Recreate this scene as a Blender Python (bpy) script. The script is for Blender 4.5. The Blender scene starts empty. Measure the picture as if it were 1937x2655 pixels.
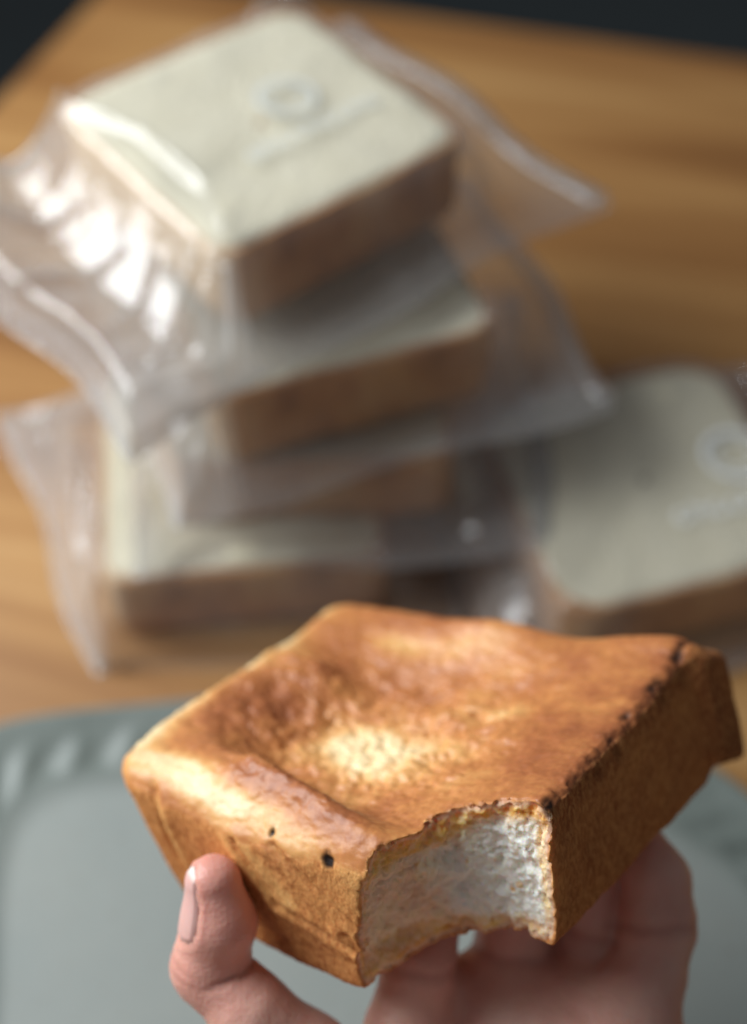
import bpy, bmesh, math, random
import numpy as np
from mathutils import Vector, Matrix
R_ = math.radians
scene = bpy.context.scene
C = scene.collection
random.seed(4)

# ------------------------------------------------------------ camera, world, light
cam_d = bpy.data.cameras.new("camera")
cam = bpy.data.objects.new("camera", cam_d); C.objects.link(cam)
cam.location = (0, 0, .445)
cam.rotation_euler = (R_(39), 0, 0)
cam_d.sensor_fit = 'VERTICAL'; cam_d.sensor_height = 36; cam_d.sensor_width = 36
cam_d.lens = 18 / math.tan(R_(19))
cam_d.clip_start = .01; cam_d.clip_end = 30
cam_d.dof.use_dof = True; cam_d.dof.focus_distance = .303; cam_d.dof.aperture_fstop = 4.8
scene.camera = cam

world = bpy.data.worlds.new("World"); scene.world = world; world.use_nodes = True
bg = world.node_tree.nodes['Background']
bg.inputs[0].default_value = (.94, .95, 1, 1); bg.inputs[1].default_value = .11

def area(name, loc, target, size, sy, power, col):
    l = bpy.data.lights.new(name, 'AREA'); l.shape = 'RECTANGLE'; l.size = size; l.size_y = sy
    l.energy = power; l.color = col
    o = bpy.data.objects.new(name, l); C.objects.link(o); o.location = loc
    o.rotation_euler = (Vector(target) - Vector(loc)).to_track_quat('-Z', 'Y').to_euler()
    return o
area("window_light", (-.62, .42, .59), (.0, .27, .08), .62, .62, 11.8, (.95, .98, 1.0))

scene.view_settings.view_transform = 'Standard'; scene.view_settings.look = 'None'
scene.view_settings.exposure = 0; scene.view_settings.gamma = 1
cy = scene.cycles
cy.use_denoising = True
cy.max_bounces = 10; cy.transparent_max_bounces = 40; cy.caustics_reflective = False; cy.caustics_refractive = False
cy.sample_clamp_indirect = 4

# ------------------------------------------------------------ node helpers
class NT:
    def __init__(s, name):
        s.m = bpy.data.materials.new(name); s.m.use_nodes = True
        s.t = s.m.node_tree; s.t.nodes.clear()
        s.out = s.n('ShaderNodeOutputMaterial')
    def n(s, typ, **kw):
        nd = s.t.nodes.new(typ)
        for k, v in kw.items(): setattr(nd, k, v)
        return nd
    def put(s, sock, v):
        if v is None: return
        if isinstance(v, bpy.types.NodeSocket): s.t.links.new(v, sock)
        elif isinstance(v, (tuple, list)) and len(v) == 3 and sock.type == 'RGBA': sock.default_value = (*v, 1)
        else: sock.default_value = v
    def obj(s): return s.n('ShaderNodeTexCoord').outputs['Object']
    def scale(s, vec, sc, rot=(0, 0, 0)):
        m = s.n('ShaderNodeMapping'); s.put(m.inputs['Vector'], vec); m.inputs['Scale'].default_value = sc
        m.inputs['Rotation'].default_value = rot
        return m.outputs[0]
    def noise(s, vec, sc, det=4, rough=.55, dist=0):
        n = s.n('ShaderNodeTexNoise'); s.put(n.inputs['Vector'], vec)
        n.inputs['Scale'].default_value = sc; n.inputs['Detail'].default_value = det
        n.inputs['Roughness'].default_value = rough; n.inputs['Distortion'].default_value = dist
        return n.outputs['Fac']
    def voro(s, vec, sc, feat='F1', out='Distance'):
        n = s.n('ShaderNodeTexVoronoi', feature=feat); s.put(n.inputs['Vector'], vec); n.inputs['Scale'].default_value = sc
        return n.outputs[out]
    def ramp(s, fac, stops, interp='LINEAR'):
        n = s.n('ShaderNodeValToRGB'); cr = n.color_ramp; cr.interpolation = interp
        while len(cr.elements) < len(stops): cr.elements.new(.5)
        for e, (p, c) in zip(cr.elements, stops):
            e.position = p; e.color = (*c, 1) if isinstance(c, (tuple, list)) else (c, c, c, 1)
        s.put(n.inputs[0], fac); return n.outputs[0]
    def math(s, op, a, b=None, c=None, clamp=False):
        n = s.n('ShaderNodeMath', operation=op, use_clamp=clamp)
        s.put(n.inputs[0], a); s.put(n.inputs[1], b); s.put(n.inputs[2], c)
        return n.outputs[0]
    def mix(s, f, a, b, mode='MIX'):
        n = s.n('ShaderNodeMix', data_type='RGBA', blend_type=mode)
        s.put(n.inputs[0], f); s.put(n.inputs[6], a); s.put(n.inputs[7], b); return n.outputs[2]
    def attr(s, name): return s.n('ShaderNodeAttribute', attribute_name=name).outputs['Fac']
    def bump(s, h, st, dist, nrm=None):
        n = s.n('ShaderNodeBump'); n.inputs['Strength'].default_value = st; n.inputs['Distance'].default_value = dist
        s.put(n.inputs['Height'], h); s.put(n.inputs['Normal'], nrm); return n.outputs[0]
    def bsdf(s, col, rough=.5, nrm=None, **kw):
        n = s.n('ShaderNodeBsdfPrincipled'); s.put(n.inputs['Base Color'], col); s.put(n.inputs['Roughness'], rough)
        s.put(n.inputs['Normal'], nrm)
        for k, v in kw.items(): s.put(n.inputs[k.replace('_', ' ')], v)
        return n.outputs[0]
    def done(s, sh):
        s.t.links.new(sh, s.out.inputs[0]); return s.m

def tag(o, label=None, cat=None, group=None, kind=None):
    for k, v in (('label', label), ('category', cat), ('group', group), ('kind', kind)):
        if v: o[k] = v
    return o
def link(name, me, mat=None, parent=None, smooth=True):
    o = bpy.data.objects.new(name, me); C.objects.link(o)
    if mat is not None:
        for m in (mat if isinstance(mat, list) else [mat]): me.materials.append(m)
    if smooth: me.polygons.foreach_set('use_smooth', [True] * len(me.polygons))
    if parent: o.parent = parent
    return o
def mesh_np(name, V, F):
    me = bpy.data.meshes.new(name)
    V = np.asarray(V, np.float32); F = np.asarray(F, np.int32); k = F.shape[1]
    me.vertices.add(len(V)); me.vertices.foreach_set('co', V.ravel())
    me.loops.add(F.size); me.loops.foreach_set('vertex_index', F.ravel())
    me.polygons.add(len(F)); me.polygons.foreach_set('loop_start', np.arange(0, F.size, k, dtype=np.int32))
    me.update(calc_edges=True); me.validate(); return me
def set_attr(me, name, a):
    at = me.attributes.new(name, 'FLOAT', 'POINT'); at.data.foreach_set('value', np.asarray(a, np.float32))

# ------------------------------------------------------------ numpy noise, surface nets
_rng = np.random.default_rng(7)
_perm = _rng.permutation(512).astype(np.int32)
_val = _rng.uniform(-1, 1, 512).astype(np.float32)
def _h(i, j, k):
    return _val[(_perm[(i + _perm[(j + _perm[k & 511]) & 511]) & 511]) & 511]
def vnoise(P):
    """value noise, P (n,3) -> -1..1"""
    Pi = np.floor(P).astype(np.int32); f = (P - Pi).astype(np.float32); f = f * f * (3 - 2 * f)
    i, j, k = Pi.T; x, y, z = f.T
    r = 0
    for a in (0, 1):
        for b in (0, 1):
            for c in (0, 1):
                r = r + _h(i + a, j + b, k + c) * (x if a else 1 - x) * (y if b else 1 - y) * (z if c else 1 - z)
    return r
def fbm(P, oct=4, g=.5):
    r = 0; a = 1.; s = 0
    P = np.asarray(P, np.float32)
    for o in range(oct):
        r = r + a * vnoise(P + 17.3 * o); s += a; a *= g; P = P * 2.03
    return r / s
def worley(P):
    """F1 distance"""
    Pi = np.floor(P).astype(np.int32); best = np.full(len(P), 9., np.float32)
    for a in (-1, 0, 1):
        for b in (-1, 0, 1):
            for c in (-1, 0, 1):
                q = Pi + (a, b, c); i, j, k = q.T
                ox = _h(i, j, k) * .5 + .5; oy = _h(i + 31, j, k + 7) * .5 + .5; oz = _h(i, j + 57, k + 91) * .5 + .5
                d = (q[:, 0] + ox - P[:, 0]) ** 2 + (q[:, 1] + oy - P[:, 1]) ** 2 + (q[:, 2] + oz - P[:, 2]) ** 2
                best = np.minimum(best, d)
    return np.sqrt(best)
def sstep(a, b, x):
    t = np.clip((x - a) / (b - a), 0, 1); return t * t * (3 - 2 * t)
def gauss(d, s): return np.exp(-(d / s) ** 2)
def smin(a, b, k):
    h = np.clip(.5 + .5 * (b - a) / k, 0, 1); return b + (a - b) * h - k * h * (1 - h)
def smax(a, b, k): return -smin(-a, -b, k)

def surface_nets(fn, lo, hi, step):
    lo = np.array(lo, float); n = np.ceil((np.array(hi) - lo) / step).astype(int) + 1
    ax = [lo[i] + step * np.arange(n[i]) for i in range(3)]
    F = np.empty(n, np.float32)
    for i0 in range(0, n[0], 40):
        X, Y, Z = np.meshgrid(ax[0][i0:i0 + 40], ax[1], ax[2], indexing='ij')
        F[i0:i0 + 40] = fn(X.astype(np.float32), Y.astype(np.float32), Z.astype(np.float32))
    S = F < 0
    cnt = np.zeros(n - 1, np.uint8)
    for a in (0, 1):
        for b in (0, 1):
            for c in (0, 1):
                cnt += S[a:n[0] - 1 + a, b:n[1] - 1 + b, c:n[2] - 1 + c]
    cells = np.argwhere((cnt > 0) & (cnt < 8))
    idx = -np.ones(n - 1, np.int32); idx[tuple(cells.T)] = np.arange(len(cells))
    acc = np.zeros((len(cells), 3)); num = np.zeros(len(cells))
    corners = [(a, b, c) for a in (0, 1) for b in (0, 1) for c in (0, 1)]
    for p in corners:
        for q in corners:
            if sum(abs(p[i] - q[i]) for i in range(3)) == 1 and p < q:
                fp = F[tuple((cells + p).T)]; fq = F[tuple((cells + q).T)]
                m = (fp < 0) != (fq < 0)
                t = fp / np.where(fp - fq == 0, 1, fp - fq)
                pos = np.array(p) + t[:, None] * (np.array(q) - np.array(p))
                acc[m] += pos[m]; num[m] += 1
    V = lo + step * (cells + acc / num[:, None])
    quads = []
    for a in range(3):
        b, c = (a + 1) % 3, (a + 2) % 3
        sl0 = [slice(1, -1)] * 3; sl1 = [slice(1, -1)] * 3
        sl0[a] = slice(0, -1); sl1[a] = slice(1, None)
        s0 = S[tuple(sl0)]; s1 = S[tuple(sl1)]
        e = np.argwhere(s0 != s1)
        flip = s0[tuple(e.T)]
        off = np.ones(3, int); off[a] = 0
        e = e + off
        def cell(db, dc):
            q = e.copy(); q[:, b] -= db; q[:, c] -= dc; return idx[tuple(q.T)]
        Q = np.stack([cell(1, 1), cell(0, 1), cell(0, 0), cell(1, 0)], 1)
        Q[~flip] = Q[~flip][:, ::-1]
        quads.append(Q)
    return V, np.concatenate(quads)
def normals(V, F):
    a, b, c, d = (V[F[:, i]] for i in range(4))
    fn = np.cross(c - a, d - b); N = np.zeros_like(V)
    for i in range(4):
        for j in range(3): N[:, j] += np.bincount(F[:, i], fn[:, j], len(V))
    return N / (np.linalg.norm(N, axis=1, keepdims=True) + 1e-12)

# ------------------------------------------------------------ materials
def mat_wood():
    s = NT('oak_tabletop'); co = s.obj()
    v = s.scale(co, (2.2, 26, 6))
    a = s.noise(v, 1.0, 6, .6, .6)
    v2 = s.scale(co, (.9, 7.5, 3)); b = s.noise(v2, 1.0, 3, .5, 1.2)
    f = s.math('ADD', s.math('MULTIPLY', a, .48), s.math('MULTIPLY', b, .56))
    col = s.ramp(f, [(.36, (.15, .062, .017)), (.46, (.30, .138, .040)), (.56, (.44, .235, .080)), (.66, (.62, .40, .175))])
    fine = s.noise(s.scale(co, (14, 420, 40)), 1.0, 3, .6)
    col = s.mix(s.math('MULTIPLY', fine, .25), col, (.22, .09, .03))
    return s.done(s.bsdf(col, s.math('ADD', .38, s.math('MULTIPLY', a, .15)), s.bump(fine, .15, .0004)))
def mat_plain(name, col, rough=.6, sc=60, var=.25, bump=.2, bd=.001):
    s = NT(name); co = s.obj(); n = s.noise(co, sc, 5, .6)
    c = s.mix(s.math('MULTIPLY', n, var), col, tuple(x * .45 for x in col))
    return s.done(s.bsdf(c, rough, s.bump(n, bump, bd)))
def mat_plate():
    s = NT('grey_glazed_stoneware'); co = s.obj()
    n = s.noise(co, 22, 4, .6); sp = s.noise(co, 260, 2, .6)
    rim = s.attr('rim')
    c = s.mix(n, (.235, .272, .262), (.295, .32, .295))
    c = s.mix(s.math('MULTIPLY', s.math('GREATER_THAN', sp, .66), .25), c, (.2, .17, .13))
    cr = s.mix(n, (.115, .145, .130), (.22, .25, .23))
    c = s.mix(rim, c, cr)
    return s.done(s.bsdf(c, s.math('SUBTRACT', .5, s.math('MULTIPLY', rim, .06)), s.bump(n, .15, .002)))
def mat_film(name='clear_plastic_film', haze=.085):
    s = NT(name); co = s.obj()
    n = s.noise(co, 55, 4, .6, .8)
    fine = s.noise(s.scale(co, (30, 90, 40)), 1, 3)
    b = s.bump(n, .22, .004, s.bump(fine, .12, .0012))
    tr = s.n('ShaderNodeBsdfTransparent'); tr.inputs[0].default_value = (.97, .97, .98, 1)
    gl = s.n('ShaderNodeBsdfGlossy'); gl.inputs['Roughness'].default_value = .11; s.put(gl.inputs['Normal'], b)
    gl.inputs[0].default_value = (1, 1, 1, 1)
    df = s.n('ShaderNodeBsdfDiffuse'); df.inputs[0].default_value = (.84, .84, .83, 1); s.put(df.inputs['Normal'], b)
    tl = s.n('ShaderNodeBsdfTranslucent'); tl.inputs[0].default_value = (.84, .84, .83, 1)
    hz = s.n('ShaderNodeMixShader'); hz.inputs[0].default_value = .5
    s.t.links.new(df.outputs[0], hz.inputs[1]); s.t.links.new(tl.outputs[0], hz.inputs[2])
    lw = s.n('ShaderNodeLayerWeight'); lw.inputs[0].default_value = .12; s.put(lw.inputs['Normal'], b)
    m1 = s.n('ShaderNodeMixShader')
    s.put(m1.inputs[0], s.math('ADD', s.math('ADD', s.attr('milk'), s.math('MULTIPLY', lw.outputs['Facing'], .35)), haze))
    s.t.links.new(tr.outputs[0], m1.inputs[1]); s.t.links.new(hz.outputs[0], m1.inputs[2])
    m2 = s.n('ShaderNodeMixShader')
    lf = s.n('ShaderNodeLayerWeight'); lf.inputs[0].default_value = .5; s.put(lf.inputs['Normal'], b)
    sch = s.math('POWER', lf.outputs['Facing'], 5.0)
    s.put(m2.inputs[0], s.math('ADD', s.math('MULTIPLY', sch, .80), .075, clamp=True))
    s.t.links.new(m1.outputs[0], m2.inputs[1]); s.t.links.new(gl.outputs[0], m2.inputs[2])
    return s.done(m2.outputs[0])
def mat_crumb():
    s = NT('white_crumb'); co = s.obj()
    p = s.voro(co, 420); n = s.noise(co, 90, 4)
    c = s.mix(n, (.80, .76, .59), (.72, .67, .48))
    c = s.mix(s.math('MULTIPLY', s.ramp(p, [(0, 1.), (.35, 0.)]), .3), c, (.40, .36, .25))
    return s.done(s.bsdf(c, .85, s.bump(p, .5, .001)))
def mat_crust():
    s = NT('baked_side_crust'); co = s.obj()
    n = s.noise(s.scale(co, (1, 1, .5)), 60, 5, .6); f = s.noise(co, 420, 3)
    c = s.ramp(n, [(.3, (.32, .135, .05)), (.5, (.56, .27, .10)), (.7, (.72, .42, .18))])
    c = s.mix(s.attr('pale'), c, s.mix(n, (.80, .66, .46), (.70, .52, .32)))  # cream tint on the left faces: veiling glare of the film, painted in
    return s.done(s.bsdf(c, .6, s.bump(f, .4, .001)))
def mat_held():
    s = NT('held_bread_crust_and_crumb'); co = s.obj()
    br = s.attr('brown'); cr = s.attr('crumb'); ch = s.attr('char'); cu = s.attr('custard'); sd = s.attr('side')
    mm = co
    n1 = s.noise(mm, 130, 5, .62); n2 = s.noise(mm, 520, 4, .6); n3 = s.noise(mm, 1500, 3, .6)
    b = s.math('ADD', br, s.math('ADD', s.math('MULTIPLY', s.math('SUBTRACT', n1, .5), .30), s.math('MULTIPLY', s.math('SUBTRACT', n2, .5), .22)))
    skin = s.ramp(b, [(.0, (.90, .70, .40)), (.20, (.76, .41, .145)), (.42, (.58, .235, .075)), (.62, (.40, .135, .047)), (.9, (.19, .058, .024))])
    # spongy flecks on the sides
    st = s.noise(s.scale(co, (1000, 1000, 480)), 1.0, 4, .65, .6)
    fl = s.ramp(st, [(.42, 0.), (.62, 1.)])
    skin = s.mix(s.math('MULTIPLY', s.math('MULTIPLY', fl, sd), .52), skin, (.84, .42, .15))
    dk = s.ramp(st, [(.30, 1.), (.44, 0.)])
    skin = s.mix(s.math('MULTIPLY', s.math('MULTIPLY', dk, sd), .38), skin, (.28, .095, .03))
    p = s.voro(co, 560); p2 = s.voro(co, 1300)
    cc = s.mix(n2, (.96, .93, .85), (.92, .88, .77))
    cc = s.mix(s.math('MULTIPLY', s.ramp(p, [(.0, 1.), (.3, 0.)]), .12), cc, (.70, .60, .42))
    cust = s.mix(s.ramp(n1, [(.35, 0.), (.65, 1.)]), (.80, .33, .04), (.84, .56, .17))
    cc = s.mix(s.math('MULTIPLY', cu, s.ramp(n2, [(.35, .7), (.6, 1.)])), cc, cust)
    col = s.mix(cr, skin, cc)
    col = s.mix(ch, col, (.018, .009, .007))
    h = s.math('ADD', s.math('MULTIPLY', n2, .6), s.math('MULTIPLY', n3, .5))
    hs = s.math('MULTIPLY', s.math('ADD', h, s.math('MULTIPLY', s.math('MULTIPLY', st, sd), 1.2)), s.math('ADD', .35, s.math('MULTIPLY', sd, .6)))
    hc = s.math('ADD', s.math('MULTIPLY', s.ramp(p, [(.0, 0.), (.5, 1.)]), .9), s.math('MULTIPLY', s.math('ADD', p2, n3), .8))
    hm = s.n('ShaderNodeMix', data_type='FLOAT'); s.put(hm.inputs[0], cr); s.put(hm.inputs[2], hs); s.put(hm.inputs[3], hc)
    bp = s.bump(hm.outputs[0], .55, .0005)
    rg = s.math('ADD', .35, s.math('ADD', s.math('MULTIPLY', s.math('MAXIMUM', cr, sd), .32), s.math('MULTIPLY', n1, .12)), clamp=True)
    sp = s.math('SUBTRACT', .45, s.math('MULTIPLY', s.math('MAXIMUM', cr, sd), .35))
    return s.done(s.bsdf(col, rg, bp, Subsurface_Weight=s.math('ADD', .15, s.math('MULTIPLY', cr, .40)), Subsurface_Radius=(1., .55, .28), Subsurface_Scale=.004, Specular_IOR_Level=sp))
def mat_skin():
    s = NT('skin'); co = s.obj()
    n = s.noise(co, 60, 4); f = s.voro(co, 900); red = s.attr('flush'); cre = s.attr('crease')
    c = s.mix(s.ramp(n, [(.35, 0.), (.65, 1.)]), (.78, .53, .43), (.70, .39, .31))
    c = s.mix(s.math('MULTIPLY', red, .72), c, (.72, .31, .25))
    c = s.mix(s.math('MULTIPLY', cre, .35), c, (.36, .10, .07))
    lines = s.noise(s.scale(co, (300, 300, 1400)), 1, 3)
    return s.done(s.bsdf(c, .42, s.bump(s.math('ADD', f, lines), .25, .00035), Subsurface_Weight=.45,
                         Subsurface_Radius=(1., .30, .15), Subsurface_Scale=.0035, Specular_IOR_Level=.45))
def mat_nail():
    s = NT('fingernail'); co = s.obj(); n = s.noise(co, 200, 3)
    c = s.mix(s.attr('tip'), s.mix(n, (.74, .44, .39), (.68, .38, .34)), (.84, .70, .64))
    return s.done(s.bsdf(c, .58, s.bump(n, .08, .0004), Specular_IOR_Level=.3, Subsurface_Weight=.25, Subsurface_Radius=(1., .4, .25), Subsurface_Scale=.002))

M = dict(wood=mat_wood(), floor=mat_plain('dark_floor', (.055, .072, .078), .7, 12, .4), wall=mat_plain('dark_wall', (.03, .04, .045), .8, 8),
         leg=mat_plain('dark_table_leg', (.05, .035, .025), .5), plate=mat_plate(), film=mat_film(), ink=mat_plain('pale_print', (.93, .97, .97), .5, 40, .05),
         crumb=mat_crumb(), crust=mat_crust(), held=mat_held(), skin=mat_skin(), nail=mat_nail(), ink_faint=mat_plain('faint_print', (.64, .67, .65), .5, 40, .05), strip=mat_film('bag_seal_film', .22))

# ------------------------------------------------------------ setting
def quad_sheet(name, x0, x1, y0, y1, z, mat):
    me = mesh_np(name, [(x0, y0, z), (x1, y0, z), (x1, y1, z), (x0, y1, z)], [[0, 1, 2, 3]])
    return link(name, me, mat, smooth=False)
fl = quad_sheet('floor', -3, 3, -3, 4, -.74, M['floor']); tag(fl, kind='structure')

tab = bpy.data.objects.new('wooden_table', None); C.objects.link(tab)
GR = R_(-13.5)
tab.location = (0.1, .3, -.74); tab.rotation_euler = (0, 0, GR)
tag(tab, 'warm brown oak table with streaky grain carrying the bread stack and the grey plate', 'table')
def rotinv(x, y):
    x -= .1; y -= .3; c, s = math.cos(-GR), math.sin(-GR); return (c * x - s * y, s * x + c * y)
poly = [rotinv(*p) for p in ((-.142, .7405), (.9, .490), (.72, -.42), (-.60, -.38))]
bm = bmesh.new()
top = [bm.verts.new((x, y, .74)) for x, y in poly]
f = bm.faces.new(top[::-1])
ext = bmesh.ops.extrude_face_region(bm, geom=[f])
bmesh.ops.translate(bm, verts=[v for v in ext['geom'] if isinstance(v, bmesh.types.BMVert)], vec=(0, 0, -.028))
bmesh.ops.recalc_face_normals(bm, faces=bm.faces)
bmesh.ops.bevel(bm, geom=[e for e in bm.edges], offset=.004, segments=3, affect='EDGES')
me = bpy.data.meshes.new('tabletop'); bm.to_mesh(me); bm.free()
link('tabletop', me, M['wood'], tab, smooth=False)
for (x, y) in poly:
    x *= .86; y *= .80
    bm = bmesh.new(); bmesh.ops.create_cone(bm, cap_ends=True, segments=20, radius1=.018, radius2=.027, depth=.711)
    bmesh.ops.translate(bm, verts=bm.verts, vec=(x, y, .3555))
    me = bpy.data.meshes.new('leg'); bm.to_mesh(me); bm.free(); link('leg', me, M['leg'], tab)

# ------------------------------------------------------------ plate
def rrect(n, hx, hy, r, cx=0, cy=0):
    """rounded rectangle outline with n points, even angular spread per corner"""
    pts = []
    per = n // 4
    for q, (sx, sy) in enumerate(((1, 1), (-1, 1), (-1, -1), (1, -1))):
        for i in range(per):
            a = math.pi / 2 * (q + i / (per - 1))
            pts.append((cx + sx * (hx - r) + r * math.cos(a), cy + sy * (hy - r) + r * math.sin(a)))
    # resample evenly
    P = np.array(pts + pts[:1]); d = np.r_[0, np.cumsum(np.linalg.norm(np.diff(P, axis=0), axis=1))]
    t = np.linspace(0, d[-1], n, endpoint=False)
    return np.stack([np.interp(t, d, P[:, 0]), np.interp(t, d, P[:, 1])], 1)
def polar(pts, c, n):
    """closed smooth outline through pts, resampled at n even angles about c"""
    P = np.array(pts) - c; m = len(P); out = []
    for k in range(m):
        a, b, d, e = P[k - 1], P[k], P[(k + 1) % m], P[(k + 2) % m]
        for t in np.linspace(0, 1, 24, endpoint=False):
            out.append(.5 * ((2 * b) + (-a + d) * t + (2 * a - 5 * b + 4 * d - e) * t ** 2 + (-a + 3 * b - 3 * d + e) * t ** 3))
    out = np.array(out); th = np.arctan2(out[:, 1], out[:, 0]); r = np.hypot(*out.T); o = np.argsort(th)
    tt = np.linspace(-np.pi, np.pi, n, endpoint=False); rr = np.interp(tt, th[o], r[o], period=2 * np.pi)
    return np.stack([rr * np.cos(tt), rr * np.sin(tt)], 1)
def plate():
    n = 900; c = np.array((0., .135))
    inn = polar([(-.122, .205), (-.1215, .229), (-.1150, .2405), (-.1040, .2455), (-.0852, .2480), (-.04, .2515), (.02, .2505), (.07, .2415), (.1029, .2237), (.1196, .207), (.128, .17), (.128, .11),
                 (.115, .06), (.07, .035), (0, .03), (-.07, .037), (-.105, .065), (-.115, .115), (-.117, .165)], c, n)
    out = polar([(-.158, .238), (-.1275, .2633), (-.0717, .2725), (0, .278), (.06, .270), (.10, .254), (.1233, .2363), (.143, .20), (.154, .13), (.142, .055), (.09, .010), (0, .002), (-.09, .010), (-.145, .05), (-.165, .12), (-.169, .19)], c, n)
    prof = [(0., .0040), (.35, .0040), (.7, .0041), (.93, .0043), (.975, .0045), (1., .0058)]
    rings = []; rimv = []
    for s_, z in prof:
        rings.append(np.c_[inn * s_, np.full(n, z)]); rimv += [0 if s_ < .96 else (.4 if s_ < .99 else 1.)] * n
    k = 22; th = np.linspace(-np.pi, np.pi, n, endpoint=False)
    for j in range(1, k + 1):
        t = j / k; P = inn * (1 - t) + out * t
        am = .6 + .8 * fbm(np.c_[P * 30, np.zeros(n)], 2)
        flute = .0016 * am * np.clip(np.sin(th * 66 + t * 8), -.6, 1) * float(sstep(.03, .2, np.array(t)) * sstep(.72, .42, np.array(t)))
        und = .0010 * fbm(np.c_[P * 55, np.full(n, 3.)], 3) * math.sin(math.pi * t)
        z = .0058 + .0040 * t - .0012 * math.sin(math.pi * t) + flute + und
        rings.append(np.c_[P, z]); rimv += [1.] * n
    for s_, z in ((1.004, .0092), (1.004, .0076), (.985, .0062), (.86, .0010), (.80, .0), (.0, .0)):
        rings.append(np.c_[out * s_, np.full(n, z)]); rimv += [1.] * n
    V = np.concatenate(rings); F = []
    for r in range(len(rings) - 1):
        i = np.arange(n); j = (i + 1) % n
        F.append(np.stack([r * n + i, (r + 1) * n + i, (r + 1) * n + j, r * n + j], 1))
    me = mesh_np('plate', V, np.concatenate(F)); set_attr(me, 'rim', rimv)
    o = link('plate', me, M['plate'])
    o.location = (c[0], c[1] - .004, .0005)
    tag(o, 'grey-green stoneware plate with a fluted rim lying on the table under the held bread', 'plate')
plate()

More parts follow.
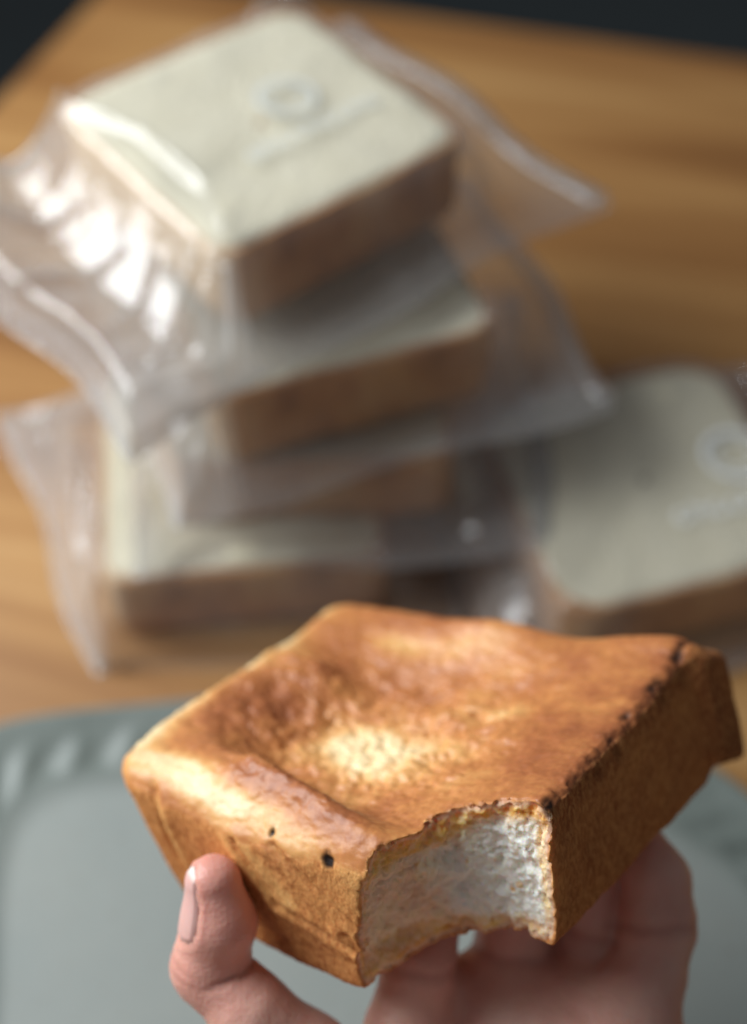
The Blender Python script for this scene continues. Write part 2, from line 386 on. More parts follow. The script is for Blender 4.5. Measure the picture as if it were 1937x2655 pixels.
# ------------------------------------------------------------ wrapped bread slices
def ring_mesh(rings, closed_top=None):
    n = len(rings[0]); V = np.concatenate(rings); F = []
    for r in range(len(rings) - 1):
        i = np.arange(n); j = (i + 1) % n
        F.append(np.stack([r * n + i, r * n + j, (r + 1) * n + j, (r + 1) * n + i], 1))
    return V, np.concatenate(F)
def seg_dist(U, Vv, a, b):
    a = np.array(a); b = np.array(b); d = b - a
    t = np.clip(((U - a[0]) * d[0] + (Vv - a[1]) * d[1]) / (d @ d), 0, 1)
    return np.hypot(U - a[0] - t * d[0], Vv - a[1] - t * d[1]), t
def wrapped(label, cx, cy_, ztop, ang, T=.028, size=.1, ext=(.03, .035, .024, .014), seed=0, creases=(), lift=.0, printed=False, droop=0., tilt=(0, 0), skew=0., rad=.009):
    """local frame: x along the front edge, y away from the viewer, z up, origin under the slice"""
    root = bpy.data.objects.new('wrapped_bread', None); C.objects.link(root)
    root.location = (cx, cy_, ztop - T); root.rotation_euler = (tilt[0], tilt[1], ang)
    tag(root, label, 'bread', 'bread slices sealed in clear bags')
    h = size / 2; n = 160
    o = rrect(n, h, h, rad)
    k = np.arange(n)
    wob = fbm(np.c_[o * 45, np.full(n, seed * 3.1)], 3)
    def sc(s, z, extra=0):
        w = o * (1 + .022 * wob[:, None]) * s
        return np.c_[w, np.full(n, z) + extra]
    topz = .0012 * fbm(np.c_[o * 30, np.full(n, seed + 9.)], 3)
    outer = [sc(.90, .0), sc(.965, .0004), sc(.992, .003), sc(1.0, .009), sc(.992, T * .5), sc(1.0, T - .007), sc(.995, T - .003, topz), sc(.975, T - .0008, topz), sc(.955, T - .0002, topz), sc(.95, T - .004)]
    V, F = ring_mesh(outer)
    cm = mesh_np('crust', V, F); set_attr(cm, 'pale', sstep(-h + .010, -h + .001, V[:, 0]) * (.85 if seed != 5 else .2)); link('crust', cm, M['crust'], root)  # mask of the left side, where film glare is painted into the crust
    rr = []
    for s in (.9, .94):
        rr.append(sc(s, .0008 if s < .92 else .003))
    rr.append(sc(.955, T - .0045, topz)); rr.append(sc(.962, T - .001, topz))
    for s in (.93, .85, .75, .6, .45, .3, .15, .03):
        P = o * s
        z = T + .0006 + .0022 * fbm(np.c_[P * 50, np.full(n, seed * 1.7)], 4) - .0012 * sstep(.6, .0, np.full(n, s))
        rr.append(np.c_[P, z])
    V, F = ring_mesh(rr)
    # bottom ring runs inward too
    link('crumb', mesh_np('crumb', V, F), M['crumb'], root)
    # ---- bag : two sheets joined along the rim
    xl, xr, yf, yb = ext
    nx, ny = 190, 170
    X, Y = np.meshgrid(np.linspace(-h - xl, h + xr, nx), np.linspace(-h - yf, h + yb, ny), indexing='ij')
    hh = h + .0006; r = rad
    qx = np.abs(X) - (hh - r); qy = np.abs(Y) - (hh - r)
    d = np.hypot(np.maximum(qx, 0), np.maximum(qy, 0)) + np.minimum(np.maximum(qx, qy), 0) - r
    do = np.maximum(d, 0)
    width = np.where(X < -h, .024, np.where(Y < -h, .013, .016))
    ramp = np.clip(1 - do / width, 0, 1) ** 1.15
    ex = np.minimum.reduce([(X + h + xl), (h + xr - X), (Y + h + yf), (h + yb - Y)])
    edge = sstep(0, .008, ex)
    W = np.c_[X.ravel() * 17, Y.ravel() * 17, np.full(X.size, seed * 5.3)]
    w1 = fbm(W, 3, .45).reshape(X.shape); rid = 1 - np.abs(fbm(W * .8 + 40, 2, .45).reshape(X.shape)) * 2.4
    rid = np.clip(rid, 0, 1) ** 3
    amp = .0006 + .0028 * sstep(-.01, .012, d) * .8
    amp = amp + .0012 * sstep(-h + .004, -h - .012, X)
    Z = (T + .0012) * ramp + .0020 * edge * (1 - ramp) + amp * (.55 * w1 + .9 * rid) * edge
    Z = np.where(d < 0, np.maximum(Z, T + .0016 + .0012 * rid), Z)
    # radial folds out of the four corners
    for sx in (-1, 1):
        for sy in (-1, 1):
            for q in range(3):
                a0 = math.atan2(sy, sx) + random.uniform(-.45, .45); L = random.uniform(.02, .045)
                p = (sx * (h - .006), sy * (h - .006)); e = (p[0] + L * math.cos(a0), p[1] + L * math.sin(a0))
                dd, t = seg_dist(X, Y, p, e)
                Z += .0022 * gauss(dd, .0016) * np.sin(math.pi * np.clip(t, 0, 1)) ** .6 * edge * (1 if sx < 0 else .5)
    Z += (.0012 * fbm(W * 5 + 9, 3, .6).reshape(X.shape) + .0008 * (1 - np.abs(fbm(W * 3 + 70, 2).reshape(X.shape)) * 3).clip(0, 1)) * sstep(-h + .002, -h - .012, X) * edge
    for (a, b, hgt, wd) in creases:
        dd, t = seg_dist(X, Y, a, b)
        Z += hgt * gauss(dd, wd) * (.35 + .65 * np.sin(math.pi * t)) * edge
    # the open end stands up where the film is gathered
    Z += lift * sstep(-h - .002, -h - xl * .9, X) * edge
    Z = Z - droop * sstep(h * .0, h + xr, X) ** 2 * sstep(-.002, .02, d)
    Zb = -.0008 + .0012 * w1 * sstep(-.004, .008, d) + .0006 * (1 - edge)
    Zb += (.5 * lift) * sstep(-h - .004, -h - xl, X)
    Zb = Zb - droop * sstep(h * .0, h + xr, X) ** 2 * sstep(-.002, .02, d)
    Zb = np.minimum(Zb, Z - .0004)
    # irregular outline
    sx_ = 1 + .03 * np.sin(Y * 70 + seed) * sstep(h, h + xr, np.abs(X)); sy_ = 1 + .03 * np.sin(X * 60 + seed * 2) * sstep(h, h + yf, np.abs(Y))
    Xo = X * sx_ - skew * (Y / h) * sstep(-h, -h - xl, X); Yo = Y * sy_
    V = np.concatenate([np.stack([Xo, Yo, Z], -1).reshape(-1, 3), np.stack([Xo, Yo, Zb], -1).reshape(-1, 3)])
    I = np.arange(nx * ny).reshape(nx, ny); N = nx * ny
    q = np.stack([I[:-1, :-1], I[1:, :-1], I[1:, 1:], I[:-1, 1:]], -1).reshape(-1, 4)
    F = [q, q[:, ::-1] + N]
    for e0 in (I[:, 0], I[-1, :], I[::-1, -1], I[0, ::-1]):
        F.append(np.stack([e0[:-1] + N, e0[1:] + N, e0[1:], e0[:-1]], 1))
    bm_ = mesh_np('bag', V, np.concatenate(F)); mk = .17 * sstep(-h + .004, -h - .008, X) + .035 * sstep(-h - .002, -h - .010, Y)
    mk = mk + .10 * rid * sstep(-.004, .004, d); set_attr(bm_, 'milk', np.r_[mk.ravel(), mk.ravel()])
    bag = link('bag', bm_, M['film'], root)
    # heat-sealed strip along the right end of the bag
    i0 = int(nx * .965); ys = np.arange(4, ny - 4)
    a = np.stack([Xo[i0, ys], Yo[i0, ys], Z[i0, ys] + .0008], 1); b = np.stack([Xo[-1, ys] + .003, Yo[-1, ys], Z[-1, ys] + .0010], 1)
    n2 = len(ys); i = np.arange(n2 - 1)
    V2 = np.concatenate([a, b, a - (0, 0, .0003), b - (0, 0, .0003)])
    F2 = [np.stack([i, i + n2, i + n2 + 1, i + 1], 1), np.stack([i + 2 * n2, i + 2 * n2 + 1, i + 3 * n2 + 1, i + 3 * n2], 1),
          np.stack([i, i + 1, i + 1 + 2 * n2, i + 2 * n2], 1), np.stack([i + n2, i + 3 * n2, i + 3 * n2 + 1, i + n2 + 1], 1)]
    link('seal_strip', mesh_np('seal_strip', V2, np.concatenate(F2)), M['strip'], bag)
    if printed:
        px, py, scl = printed
        def zat(x, y):
            ii = int(round((x + h + xl) / (2 * h + xl + xr) * (nx - 1))); jj = int(round((y + h + yf) / (2 * h + yf + yb) * (ny - 1)))
            return Z[ii, jj]
        bm = bmesh.new()
        def strip_poly(pts, w):
            L = []; Rr = []
            for q_ in range(len(pts)):
                a_ = Vector(pts[max(0, q_ - 1)]); b_ = Vector(pts[min(len(pts) - 1, q_ + 1)]); t_ = (b_ - a_).normalized(); nn = Vector((-t_.y, t_.x)) * w / 2
                p_ = Vector(pts[q_])
                L.append(bm.verts.new((p_.x + nn.x, p_.y + nn.y, zat(p_.x, p_.y) + .0009))); Rr.append(bm.verts.new((p_.x - nn.x, p_.y - nn.y, zat(p_.x, p_.y) + .0009)))
            for q_ in range(len(pts) - 1): bm.faces.new((L[q_], Rr[q_], Rr[q_ + 1], L[q_ + 1]))
        for rad, w in ((.0095, .0020), (.0060, .0008)):
            strip_poly([(px + rad * scl * math.cos(t), py + rad * scl * math.sin(t)) for t in np.linspace(0, 2 * math.pi, 49)], w * scl)
        x = px - .028 * scl
        rr_ = random.Random(seed)
        for g in range(9):          # one row of small round letter shapes, too blurred in the photo to read
            yb_ = py - .021 * scl; wv = .0036 * scl
            if g % 3 == 1: strip_poly([(x, yb_), (x, yb_ + .006 * scl)], .0012 * scl); strip_poly([(x, yb_ + .003 * scl), (x + wv * .5, yb_ + .0038 * scl), (x + wv, yb_ + .003 * scl), (x + wv, yb_)], .0012 * scl)
            else: strip_poly([(x + wv / 2 + wv / 2 * math.cos(t), yb_ + .0022 * scl + .0022 * scl * math.sin(t)) for t in np.linspace(rr_.uniform(0, 2), 6.1, 14)], .0012 * scl)
            x += .0060 * scl
        me = bpy.data.meshes.new('print'); bm.to_mesh(me); bm.free()
        link('print', me, M['ink_faint'] if seed == 1 else M['ink'], bag, smooth=False)
    return root
TZ = .445
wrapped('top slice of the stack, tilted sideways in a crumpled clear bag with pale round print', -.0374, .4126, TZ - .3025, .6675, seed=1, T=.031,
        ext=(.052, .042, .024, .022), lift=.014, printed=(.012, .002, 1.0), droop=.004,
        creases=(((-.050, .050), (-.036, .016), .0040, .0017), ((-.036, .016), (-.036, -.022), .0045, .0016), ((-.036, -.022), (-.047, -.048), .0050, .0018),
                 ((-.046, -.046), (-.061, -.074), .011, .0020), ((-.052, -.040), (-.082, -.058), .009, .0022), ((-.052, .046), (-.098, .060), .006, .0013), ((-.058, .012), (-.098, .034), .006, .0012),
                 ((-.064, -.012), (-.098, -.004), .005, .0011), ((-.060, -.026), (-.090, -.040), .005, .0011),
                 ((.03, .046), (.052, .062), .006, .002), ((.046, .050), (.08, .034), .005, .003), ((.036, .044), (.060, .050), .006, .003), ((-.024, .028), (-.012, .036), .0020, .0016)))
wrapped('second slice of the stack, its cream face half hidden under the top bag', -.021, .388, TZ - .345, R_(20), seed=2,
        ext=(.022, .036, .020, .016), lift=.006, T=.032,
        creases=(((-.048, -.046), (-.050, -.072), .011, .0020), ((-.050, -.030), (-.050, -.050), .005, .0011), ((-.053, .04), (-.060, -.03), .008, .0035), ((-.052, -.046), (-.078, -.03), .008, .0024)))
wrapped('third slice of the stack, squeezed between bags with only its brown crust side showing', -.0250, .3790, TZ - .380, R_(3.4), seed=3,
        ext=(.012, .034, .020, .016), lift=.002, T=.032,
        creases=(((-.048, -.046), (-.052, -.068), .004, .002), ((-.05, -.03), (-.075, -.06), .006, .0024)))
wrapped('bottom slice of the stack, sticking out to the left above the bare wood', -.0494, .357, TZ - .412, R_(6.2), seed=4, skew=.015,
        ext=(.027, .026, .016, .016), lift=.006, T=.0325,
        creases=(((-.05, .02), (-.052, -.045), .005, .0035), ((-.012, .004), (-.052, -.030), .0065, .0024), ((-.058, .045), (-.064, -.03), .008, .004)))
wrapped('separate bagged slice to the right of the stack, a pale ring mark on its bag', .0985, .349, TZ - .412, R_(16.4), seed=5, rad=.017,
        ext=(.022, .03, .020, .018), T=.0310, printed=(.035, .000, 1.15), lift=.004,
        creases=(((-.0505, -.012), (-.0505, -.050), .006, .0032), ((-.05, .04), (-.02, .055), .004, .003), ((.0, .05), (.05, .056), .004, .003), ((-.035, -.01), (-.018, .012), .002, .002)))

# ------------------------------------------------------------ held bread (local frame in mm)
BR = Matrix(((0.79687861, 0.57993724, -0.16928462), (-0.4536765, 0.75947936, 0.46622819), (0.39895127, -0.29472682, 0.86831676)))
BO = Vector((.00954336, .1837681, TZ - .29881635))
BM = Matrix.Translation(BO) @ BR.to_4x4()
HX, HY = 48.3, 47.6
def top_h(x, y):
    cr = np.interp(x, [-45, -30, -12, 24, 48], [-24, -27, -33, -43.5, -46]); sL = sstep(-46, -18, x); sB = sstep(47, 20, y); sF = sstep(cr - 3, cr + 11, y); sR = sstep(52, -8, x)
    h = -10.5 * sL * sB * np.maximum(sF, .0) * (.10 + .90 * sR)
    # swollen lip along the front edge, folded over the hollow
    h = h - 5.0 * sstep(-36, -49, y) * sstep(-40, -12, x) + 1.6 * gauss(np.hypot((x + 14) / 1.8, y + 37), 7)
    d, t = seg_dist(x, y, (-14., -32.), (24., -43.)); h = h + (2.9 - 1.9 * t) * gauss(d, 4.2) - 2.2 * gauss(np.hypot(x - 27, y + 47), 8)
    # bulge and folds of the inner back wall
    h = h + 3.4 * gauss(np.hypot((x + 31), (y - 13) * 1.1), 8) + 2.0 * gauss(np.hypot(x + 22, y - 27), 7) + 1.6 * gauss(np.hypot(x + 33, y + 14), 6)
    h = h - 1.3 * gauss(np.hypot(x + 40, y - 24), 6) + 1.2 * gauss(np.hypot(x - 4, y - 14), 10) - .8 * gauss(np.hypot(x - 24, y + 6), 9)
    h = h + 1.2 * gauss(y - 44, 5) * sstep(-30, 0, x) * np.cos(x * .16)
    return h
def body(x, y, z):
    r = 5.5 + 2.5 * sstep(10, -20, x)
    tz = np.clip(-z / 35.3, 0, 1)
    wob = 1.3 * np.sin(x * .09 + 1) * np.sin(z * .12) + .7 * np.sin(y * .17 + z * .1)
    yy = y - np.where(y < 0, -1, 0) * 0 + np.where(y < 0, 2.6 * np.exp(-((x + 2) / 24.) ** 2) * np.sin(np.pi * (.15 + .7 * tz)), 0)   # shallow hollow in the front side
    bow = np.where(x < 0, 3.4 * np.exp(-((y + 20) / 20.) ** 2), 0)
    ax = np.abs(x) - bow - (HX - r) - .35 * wob; ay = np.abs(yy) - (HY - r) - .35 * wob
    d2 = np.hypot(np.maximum(ax, 0), np.maximum(ay, 0)) + np.minimum(np.maximum(ax, ay), 0) - r
    # flattened left corner, with a fold beside it
    ch = (-x - y) / 1.41421 - (67.6 - 2.2 * tz); d2 = smax(d2, ch, 2.0)
    f1 = np.abs(x + 35.6 + 1.2 * np.sin(z * .25)); d2 = d2 + np.where(y < 0, 1.1 * np.exp(-(f1 / 1.3) ** 2) * sstep(0, -4, z), 0) - np.where(y < 0, 1.2 * np.exp(-((x + 33) / 2.2) ** 2) * sstep(-2, -9, z) * sstep(-34, -20, z), 0)
    # layered diagonal creases low on the front side
    for (a, b, c_, dd, am) in ((-13., -10, -6, -24, .9), (-6., -24, 13, -31, .9), (-2., -8, 15, -24, .6), (12, -27, 20, -37, .9), (16, -33, 24, -30, .6)):
        s_, t_ = seg_dist(x, z, (a, b), (c_, dd)); d2 = d2 + np.where(y < -20, am * np.exp(-(s_ / .9) ** 2) - .5 * am * np.exp(-((s_ - 2.2) / 1.6) ** 2), 0)
    dt = z - top_h(x, y)
    bulge = 8.0 * sstep(10, -48, y) * np.clip(1 - (np.abs(x + 8) / 47.) ** 2.6, 0, 1)
    db = -(36.0 + bulge) - z
    d = smax(d2, dt * .9, 3.2 + 2.8 * sstep(40, 20, x)); d = smax(d, db, 2.6 + 3. * sstep(20, -5, x))
    # burst lump on the far side
    q = [np.abs(x - 46) - 3.0, np.abs(y - 49.8) - 3.2, np.abs(z + 19 + .5 * (y - 51)) - 12]
    e = np.sqrt(sum(np.maximum(v, 0) ** 2 for v in q)) + np.minimum(np.maximum.reduce(q), 0) - 3.
    return smin(d, e, 6.)
def bite(x, y, z):
    """two tooth arcs with nearly upright walls; negative inside the bite"""
    t = np.clip(-z / 36, 0, 1); m = .35 * np.sin(np.pi * t)
    a = np.hypot(x - 41 + 4 * t, y + 35 + 7 * t) - (14.0 + 5.4 * t + m)
    b = np.hypot(x - 40 + 7.5 * t, y + 47 - 2 * t) - (16.0 + 4.5 * t + m)
    c = np.hypot(x - 55, y + 55) - (26.5 - 2. * t)
    return smin(smin(a, b, 1.0), c, 1.0)
def held_sdf(x, y, z):
    d = body(x, y, z); b = bite(x, y, z)
    r = smax(d, -b, .5)
    m = np.abs(r) < 3.0
    P = np.stack([x[m], y[m], z[m]], 1)
    dm = d[m]; bm_ = b[m]
    cut = sstep(1.8, .2, bm_)
    rag = fbm(P * .20, 4, .50) * 2.4 - .75 * np.exp(-(worley(P * (.38, .38, .52)) / .26) ** 2) - .45 * np.exp(-(worley(P * .80 + 9) / .30) ** 2) + .40 * fbm(P * 1.1, 2) + .2
    r[m] = smax(dm + .0, -(bm_ + rag), .35)
    return r
V, F = surface_nets(held_sdf, (-56, -56, -46), (58, 64, 7), .42)
N = normals(V, F)
x, y, z = V.T
dB = body(x.astype(np.float32), y.astype(np.float32), z.astype(np.float32))
depth = -dB
hb = top_h(x, y)
cutmask = sstep(.3, 2.4, depth + .5 * fbm(V * .6, 3))
topm = sstep(.45, .8, N[:, 2]) * (z > -16)
topm = np.maximum(topm, sstep(-16, -9, z) * sstep(.25, .5, N[:, 2]))
topm *= (1 - cutmask)
side = (1 - topm) * (1 - cutmask)
# torn, charred seam along the right hand top edge
seam_y = y + 1.4 * np.sin(y * .5)
sd_, _t = seg_dist(x, y, (47.2, -26.), (46.6, 46.))
seam = gauss(sd_ + 1.3 * fbm(V * .35, 3), 1.15) * sstep(-9, -4, z - hb) * sstep(-28, -24, y)
seam2 = gauss(sd_, 3.2) * sstep(-9, -4, z - hb) * (y > -27)
patch = sstep(-.05, .18, fbm(np.c_[y * .14, x * .05, z * .05] + 3.1, 3))
# fine relief
wr = 1 - np.abs(fbm(np.c_[x * .15, y * .22, z * .15] + 5, 4, .55)) * 2.6
wr = np.clip(wr, 0, 1) ** 2
wr2 = 1 - np.abs(fbm(np.c_[x * .34 + .1 * y, y * .5, z * .3] + 25, 3, .55)) * 2.6
wr2 = np.clip(wr2, 0, 1) ** 2
inner = np.exp(-(((x + 8) / 34.) ** 2 + ((y + 2) / 30.) ** 2))
disp = topm * (inner * (-1.25 * wr - .55 * wr2 + 2.1 * fbm(V * .17 + 2, 3)) + .30 * fbm(V * .5, 3) * (.35 + inner))
disp += topm * (.25 + inner) * (.75 * np.exp(-(worley(V * (.17, .26, .2) + 3) / .42) ** 2) + .35 * np.exp(-(worley(V * (.36, .5, .4) + 13) / .40) ** 2) - .3)
disp += side * (.22 * fbm(np.c_[x * .8, y * .8, z * .35], 4, .6) + .14 * fbm(V * 1.6, 2)) + side * .5 * fbm(V * .12 + 71, 2)
disp += seam2 * (1 - cutmask) * (.65 * fbm(V * .5 + 11, 4, .65)) - .8 * seam * patch
disp += cutmask * (.22 * fbm(V * 1.1, 3, .6))
V2 = V + N * disp[:, None]
# ---- corner offsets (the loaf is not a perfect box)
u = np.clip((V2[:, 0] + 48) / 96, 0, 1); v = np.clip((V2[:, 1] + 47) / 94, 0, 1); w = np.clip(-V2[:, 2] / 35.3, 0, 1)
offs = {(0, 0, 0): (-8.2, -1.2), (0, 1, 0): (-7.4, -6.4), (1, 1, 0): (.8, .8), (1, 0, 0): (0, 0), (0, 0, 1): (.5, 2.5), (0, 1, 1): (0, -4), (1, 1, 1): (4.5, 0), (1, 0, 1): (-2, 0)}
ox = 0; oy = 0
for (a, b, c_), (dx, dy) in offs.items():
    wt = (u if a else 1 - u) * (v if b else 1 - v) * (w if c_ else 1 - w); ox = ox + wt * dx; oy = oy + wt * dy
V2[:, 0] += ox; V2[:, 1] += oy
# ---- baked colour zones
br = .46 + .16 * fbm(V * .07 + 4, 3) + .20 * fbm(np.c_[x * .07, y * .16, z * .1] + 8, 4)
def pale(cx_, cy_, sx_, sy_, am, rot=0.):
    c_, s_ = math.cos(rot), math.sin(rot); dx = x - cx_; dy = y - cy_
    return am * np.exp(-(((c_ * dx + s_ * dy) / sx_) ** 2 + ((-s_ * dx + c_ * dy) / sy_) ** 2))
tp = br.copy()
tp -= pale(-8, -8, 16, 12, .40) + pale(6, -2, 20, 15, .18) + pale(17, 15, 6, 3.5, .22) + pale(-24, 34, 9, 3.5, .30) + pale(-8, 36, 7, 3, .22)
tp -= .46 * gauss(x + 48.5, 4.6) * sstep(-46, -34, y)
tp -= pale(-34, -40, 15, 4.6, .55, -.05) + pale(-14, -45, 13, 3.2, .36) + pale(6, -47.5, 10, 2.2, .25)
tp += pale(-35, -12, 11, 15, .27) + pale(-33, 24, 8, 12, .14) + pale(0, -37, 18, 6, .28) + pale(33, -4, 10, 18, .16) + pale(30, 30, 14, 8, .12) + pale(38, -18, 8, 6, .12)
sdv = .46 + .14 * fbm(V * .09 + 14, 3) + .05 * sstep(-10, -34, z)
sdv = sdv + .06 * sstep(20, 46, x) * sstep(-44, -30, y) + .25 * sstep(40, 47, y) - .18 * sstep(38, 46, x) * sstep(-18, -26, y)
sdv -= np.where(y < -30, .24 * np.exp(-((x + 33.5) / 2.4) ** 2) * sstep(0, -5, z), 0)
sdv -= np.where(y < -30, .20 * np.exp(-((x - 22) / 8.) ** 2 - ((z + 14) / 13.) ** 2), 0)
s_, _ = seg_dist(x, z, (-13., -10), (-4., -22)); sdv -= np.where(y < -30, .22 * gauss(s_ - 2.4, 2.0), 0)
brown = tp * topm + sdv * (1 - topm)
brown += .16 * seam2
dd, _ = seg_dist(x, y, (-49., -44.), (-49., -40.)); brown += .35 * gauss(dd, 3.5)
char = seam * patch * .95
for (cx_, cz_, rr_) in ((-2.5, -5.6, .8), (11.8, -8.2, 1.5)):
    q = np.hypot((x - cx_), (z - cz_) * .75) + .5 * fbm(V * .9, 2); char = np.maximum(char, np.where(y < -38, sstep(rr_ * 1.25, rr_ * .5, q), 0))
    V2 += N * np.where(y < -38, -.9 * sstep(rr_ * 1.2, 0, q), 0)[:, None]
char *= (1 - cutmask)
# cut surface: amber edge under the skin, yellow custardy streaks at the upper left, white crumb elsewhere
nb = fbm(V * .22 + 30, 4, .6)
cust = sstep(5.0, 1.2, depth + 2.6 * nb) * .85 + 1.0 * sstep(34, 26, x + 5 * nb) * sstep(-18, -8, z + 5 * nb) + .7 * sstep(-8, -3.5, z - np.minimum(hb, 0) + 2.5 * nb) + .45 * sstep(-28, -36, z + 3 * nb) * sstep(36, 24, x)
cust = np.maximum(cust, sstep(43.5, 46.0, x + 2.0 * nb) * .7); cust = np.maximum(cust, .55 * sstep(26.5, 21.5, x + 3 * nb)); cust = np.maximum(cust, .8 * sstep(-31.5, -35, z + 2 * nb))
fl2 = fbm(V * .42 + 60, 3); cust = np.maximum(cust, .8 * sstep(.50, .60, fl2))
cust = np.clip(cust, 0, 1) * cutmask
me = mesh_np('held_bread', V2 / 1000, F)
for nm, a in (('brown', np.clip(brown, 0, 1)), ('crumb', cutmask), ('char', np.clip(char, 0, 1)), ('custard', cust), ('side', side)): set_attr(me, nm, a)
hbread = link('held_bread', me, M['held']); hbread.matrix_world = BM
tag(hbread, 'square golden brown loaf piece with sunken glossy top and bitten corner, held in the hand', 'bread')

# ------------------------------------------------------------ hand (same local frame, mm)
F_PX = 1132 / math.tan(R_(19))
def px_local(px, py, axis, val):
    """point of the bread's frame seen at picture position (px,py), on the plane axis=val (mm); design aid for the pose"""
    a = (px - 826) / F_PX; b = (1132 - py) / F_PX; c, s = math.cos(R_(51)), math.sin(R_(51))
    d = BR.transposed() @ Vector((a, c + b * s, -s + b * c)); o = BM.inverted() @ Vector((0, 0, TZ)) * 1000
    return o + d * ((val - o[axis]) / d[axis])
def W2L(w): return BM.inverted() @ Vector(w) * 1000
chains = []
def chain(pts, k): chains.append(([(Vector(p), r) for p, r in pts], k))
thumb = [(px_local(472, 1952, 1, -55.8), 6.2), (px_local(484, 2040, 1, -57.5), 7.9), (px_local(463, 2136, 1, -60.5), 8.2), (px_local(556, 2238, 1, -60), 8.6), (px_local(670, 2350, 1, -56), 11), (px_local(860, 2560, 1, -44), 15)]
chain(thumb, 3.)
idx = [(px_local(960, 2010, 2, -47), 7.0), (px_local(925, 2130, 2, -55), 8.2), (px_local(900, 2290, 2, -70), 10), (px_local(1010, 2480, 2, -86), 13)]
chain(idx, 3.)
mid = [(px_local(1150, 1960, 2, -45.5), 7.2), (px_local(1130, 2090, 2, -62), 8.6), (px_local(1110, 2260, 2, -80), 10.5), (px_local(1120, 2480, 2, -90), 14)]
chain(mid, 3.)
rng_ = [(px_local(1290, 1900, 2, -45), 7.0), (px_local(1310, 2040, 2, -62), 8.8), (px_local(1270, 2220, 2, -82), 10.5), (px_local(1220, 2460, 2, -90), 14)]
chain(rng_, 3.)
lit = [(px_local(1400, 1850, 2, -43.5), 6.2), (px_local(1450, 1945, 2, -51), 7.8), (px_local(1453, 2045, 2, -60), 9.0), (px_local(1425, 2160, 2, -70), 9.2), (px_local(1385, 2290, 2, -80), 11), (px_local(1330, 2480, 2, -88), 14)]
chain(lit, 3.)
mound = [(px_local(1010, 2230, 2, -74), 12.5), (px_local(1180, 2280, 2, -80), 16.0), (px_local(1340, 2310, 2, -82), 16.0), (px_local(1240, 2450, 2, -90), 20)]
palm_c = px_local(1120, 2560, 2, -92)
wrist = W2L((.015, .045, .105)); fore = W2L((.03, -.10, .085))
palm = [(palm_c, 20), (wrist, 21), (fore, 27)]
def capsule(x, y, z, a, ra, b, rb):
    d = b - a; L2 = d.dot(d)
    t = np.clip(((x - a.x) * d.x + (y - a.y) * d.y + (z - a.z) * d.z) / L2, 0, 1)
    return np.sqrt((x - a.x - t * d.x) ** 2 + (y - a.y - t * d.y) ** 2 + (z - a.z - t * d.z) ** 2) - (ra + (rb - ra) * t)
def hand_sdf(x, y, z):
    fing = None
    for pts, k in chains:
        d = None
        for (a, ra), (b, rb) in zip(pts[:-1], pts[1:]):
            e = capsule(x, y, z, a, ra, b, rb); d = e if d is None else smin(d, e, k)
        fing = d if fing is None else smin(fing, d, 1.4)
    pm = None
    for (a, ra), (b, rb) in zip(palm[:-1], palm[1:]):
        e = capsule(x, y, z, a, ra, b, rb); pm = e if pm is None else smin(pm, e, 12)
    for a in (chains[0][0][-1], idx[-1], lit[-1]):
        e = capsule(x, y, z, Vector(a[0]), a[1], wrist, 18); pm = smin(pm, e, 10)
    for a, b in zip(mound[:-1], mound[1:]): pm = smin(pm, capsule(x, y, z, a[0], a[1], b[0], b[1]), 5)
    return smin(fing, pm, 6.)
lo = np.array([1e9] * 3); hi = -lo
for pts in [c_[0] for c_ in chains] + [palm, mound]:
    for p, r in pts: lo = np.minimum(lo, np.array(p) - r - 6); hi = np.maximum(hi, np.array(p) + r + 6)
V, F = surface_nets(hand_sdf, lo, hi, 1.0)
N = normals(V, F)
# pull the vertices exactly onto the field, then crease
for _ in range(2):
    f_ = hand_sdf(*(V.T)); V = V - N * (f_ * .8)[:, None]
N = normals(V, F)
crease = np.zeros(len(V)); push = np.zeros(len(V))
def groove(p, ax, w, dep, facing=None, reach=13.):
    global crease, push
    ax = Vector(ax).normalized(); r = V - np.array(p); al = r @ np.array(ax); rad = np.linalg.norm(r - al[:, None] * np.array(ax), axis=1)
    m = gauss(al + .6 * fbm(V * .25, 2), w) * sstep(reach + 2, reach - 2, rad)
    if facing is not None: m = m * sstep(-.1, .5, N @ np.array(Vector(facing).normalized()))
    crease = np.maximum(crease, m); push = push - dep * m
tv = [Vector(p) for p, r in thumb]
groove(tv[2] + (tv[3] - tv[2]) * .12, tv[3] - tv[1], .9, .8, facing=(1, .3, 0))
groove(tv[2] + (tv[1] - tv[2]) * .18, tv[2] - tv[1], .7, .25, facing=(-1, -.5, .3)); groove(tv[2] + (tv[1] - tv[2]) * .0, tv[2] - tv[1], .7, .2, facing=(-1, -.5, .3))
for fgr in (lit, mid, rng_, idx):
    fv = [Vector(p) for p, r in fgr]; groove(fv[2] if fgr is lit else fv[1], fv[2] - fv[1], 1.5, .40)
a_ = px_local(1250, 2120, 2, -58); b_ = px_local(1500, 2240, 2, -62)
push += .22 * fbm(V * .35, 3) + .06 * fbm(V * 1.1, 2)
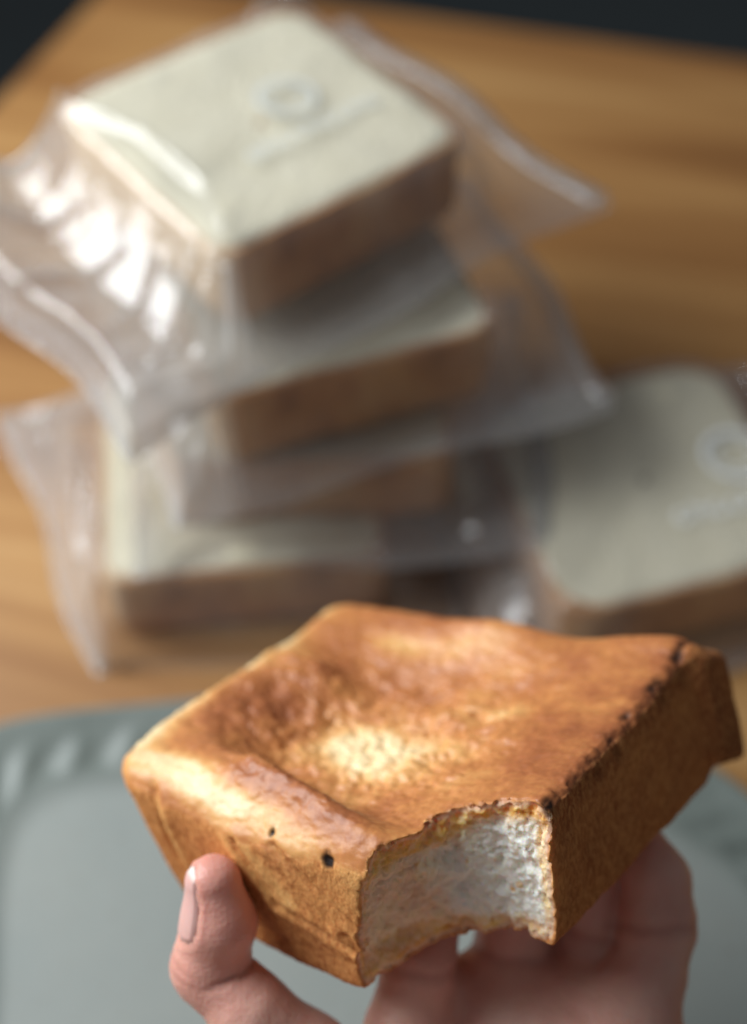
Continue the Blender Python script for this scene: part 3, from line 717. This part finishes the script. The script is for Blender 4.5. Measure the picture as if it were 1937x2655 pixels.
# thumb nail: patch of the thumb's own surface
vd = BM.inverted().to_3x3() @ (BM.translation - Vector((0, 0, TZ))).normalized()    # away from the camera
axis = (tv[0] - tv[1]).normalized()
left = BM.inverted().to_3x3() @ Vector((-1, 0, 0)); nd = (left * .95 - vd * .33); nd = (nd - axis * nd.dot(axis)).normalized(); tdir = axis.cross(nd)
n0 = tv[0] * .62 + tv[1] * .38
def nail_uv(P):
    r = P - np.array(n0); a = r @ np.array(axis); t = r @ np.array(tdir); o_ = r @ np.array(nd); return a, t, o_
a, t, o_ = nail_uv(V)
phi = np.arctan2(t, o_)
e = np.sqrt((np.abs(a - .2) / 8.0) ** 2.6 + (np.abs(phi) / .78) ** 2.6)
near = np.hypot(t, o_) < 12
push += np.where(near & (a < 12), -.45 * gauss(e - 1.03, .10) - .35 * sstep(1., .7, e) + .25 * gauss(e - 1.25, .15), 0)
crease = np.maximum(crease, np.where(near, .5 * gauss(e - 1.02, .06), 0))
ax0, _tt, _oo = nail_uv(V)
tipd = np.linalg.norm(V - np.array(tv[0]), axis=1)
flush = .75 * gauss(tipd, 22) + .35 * gauss(np.linalg.norm(V - np.array(tv[2]), axis=1), 9) + .35
for fgr in (idx, mid, rng_, lit):
    flush = np.maximum(flush, .8 * gauss(np.linalg.norm(V - np.array(Vector(fgr[0][0])), axis=1), 22))
Vh = V + N * push[:, None]
me = mesh_np('hand', Vh / 1000, F); set_attr(me, 'flush', np.clip(flush, 0, 1)); set_attr(me, 'crease', np.clip(crease, 0, 1))
hand = link('hand', me, M['skin']); hand.matrix_world = BM
tag(hand, "bare left hand with the thumb pressed on the loaf's side and fingers under it", 'hand')
na, nph = 44, 40
A, PH = np.meshgrid(np.linspace(-1, 1, na), np.linspace(-1, 1, nph), indexing='ij')
# squircle mapping -> rounded plate
aa = .2 + 8.1 * A * np.sqrt(1 - .30 * PH ** 2); pp = .76 * PH * np.sqrt(1 - .28 * A ** 2)
ori = np.array(n0)[None, None] + aa[..., None] * np.array(axis); dr = np.cos(pp)[..., None] * np.array(nd) + np.sin(pp)[..., None] * np.array(tdir)
tt = np.full(A.shape, 11.)
for _ in range(14):
    P = ori + dr * tt[..., None]; tt = tt - hand_sdf(P[..., 0], P[..., 1], P[..., 2]) * .9
ed = np.maximum(np.abs(A), np.abs(PH)); lift_ = .12 - .50 * sstep(.80, 1., ed) + .15 * sstep(.8, 1., A) 
P = ori + dr * (tt + lift_)[..., None]; Pb = P - dr * .45
I = np.arange(na * nph).reshape(na, nph); NN = na * nph
q = np.stack([I[:-1, :-1], I[:-1, 1:], I[1:, 1:], I[1:, :-1]], -1).reshape(-1, 4); Fq = [q, q[:, ::-1] + NN]
for e0 in (I[:, 0], I[-1, :], I[::-1, -1], I[0, ::-1]): Fq.append(np.stack([e0[:-1], e0[:-1] + NN, e0[1:] + NN, e0[1:]], 1)[:, ::-1])
me = mesh_np('fingernail', np.concatenate([P.reshape(-1, 3), Pb.reshape(-1, 3)]) / 1000, np.concatenate(Fq))
bm = bmesh.new(); bm.from_mesh(me); bmesh.ops.recalc_face_normals(bm, faces=bm.faces); bm.to_mesh(me); bm.free()
tipa = sstep(.80, .93, A).ravel(); set_attr(me, 'tip', np.r_[tipa, tipa])
link('fingernail', me, M['nail'], hand)
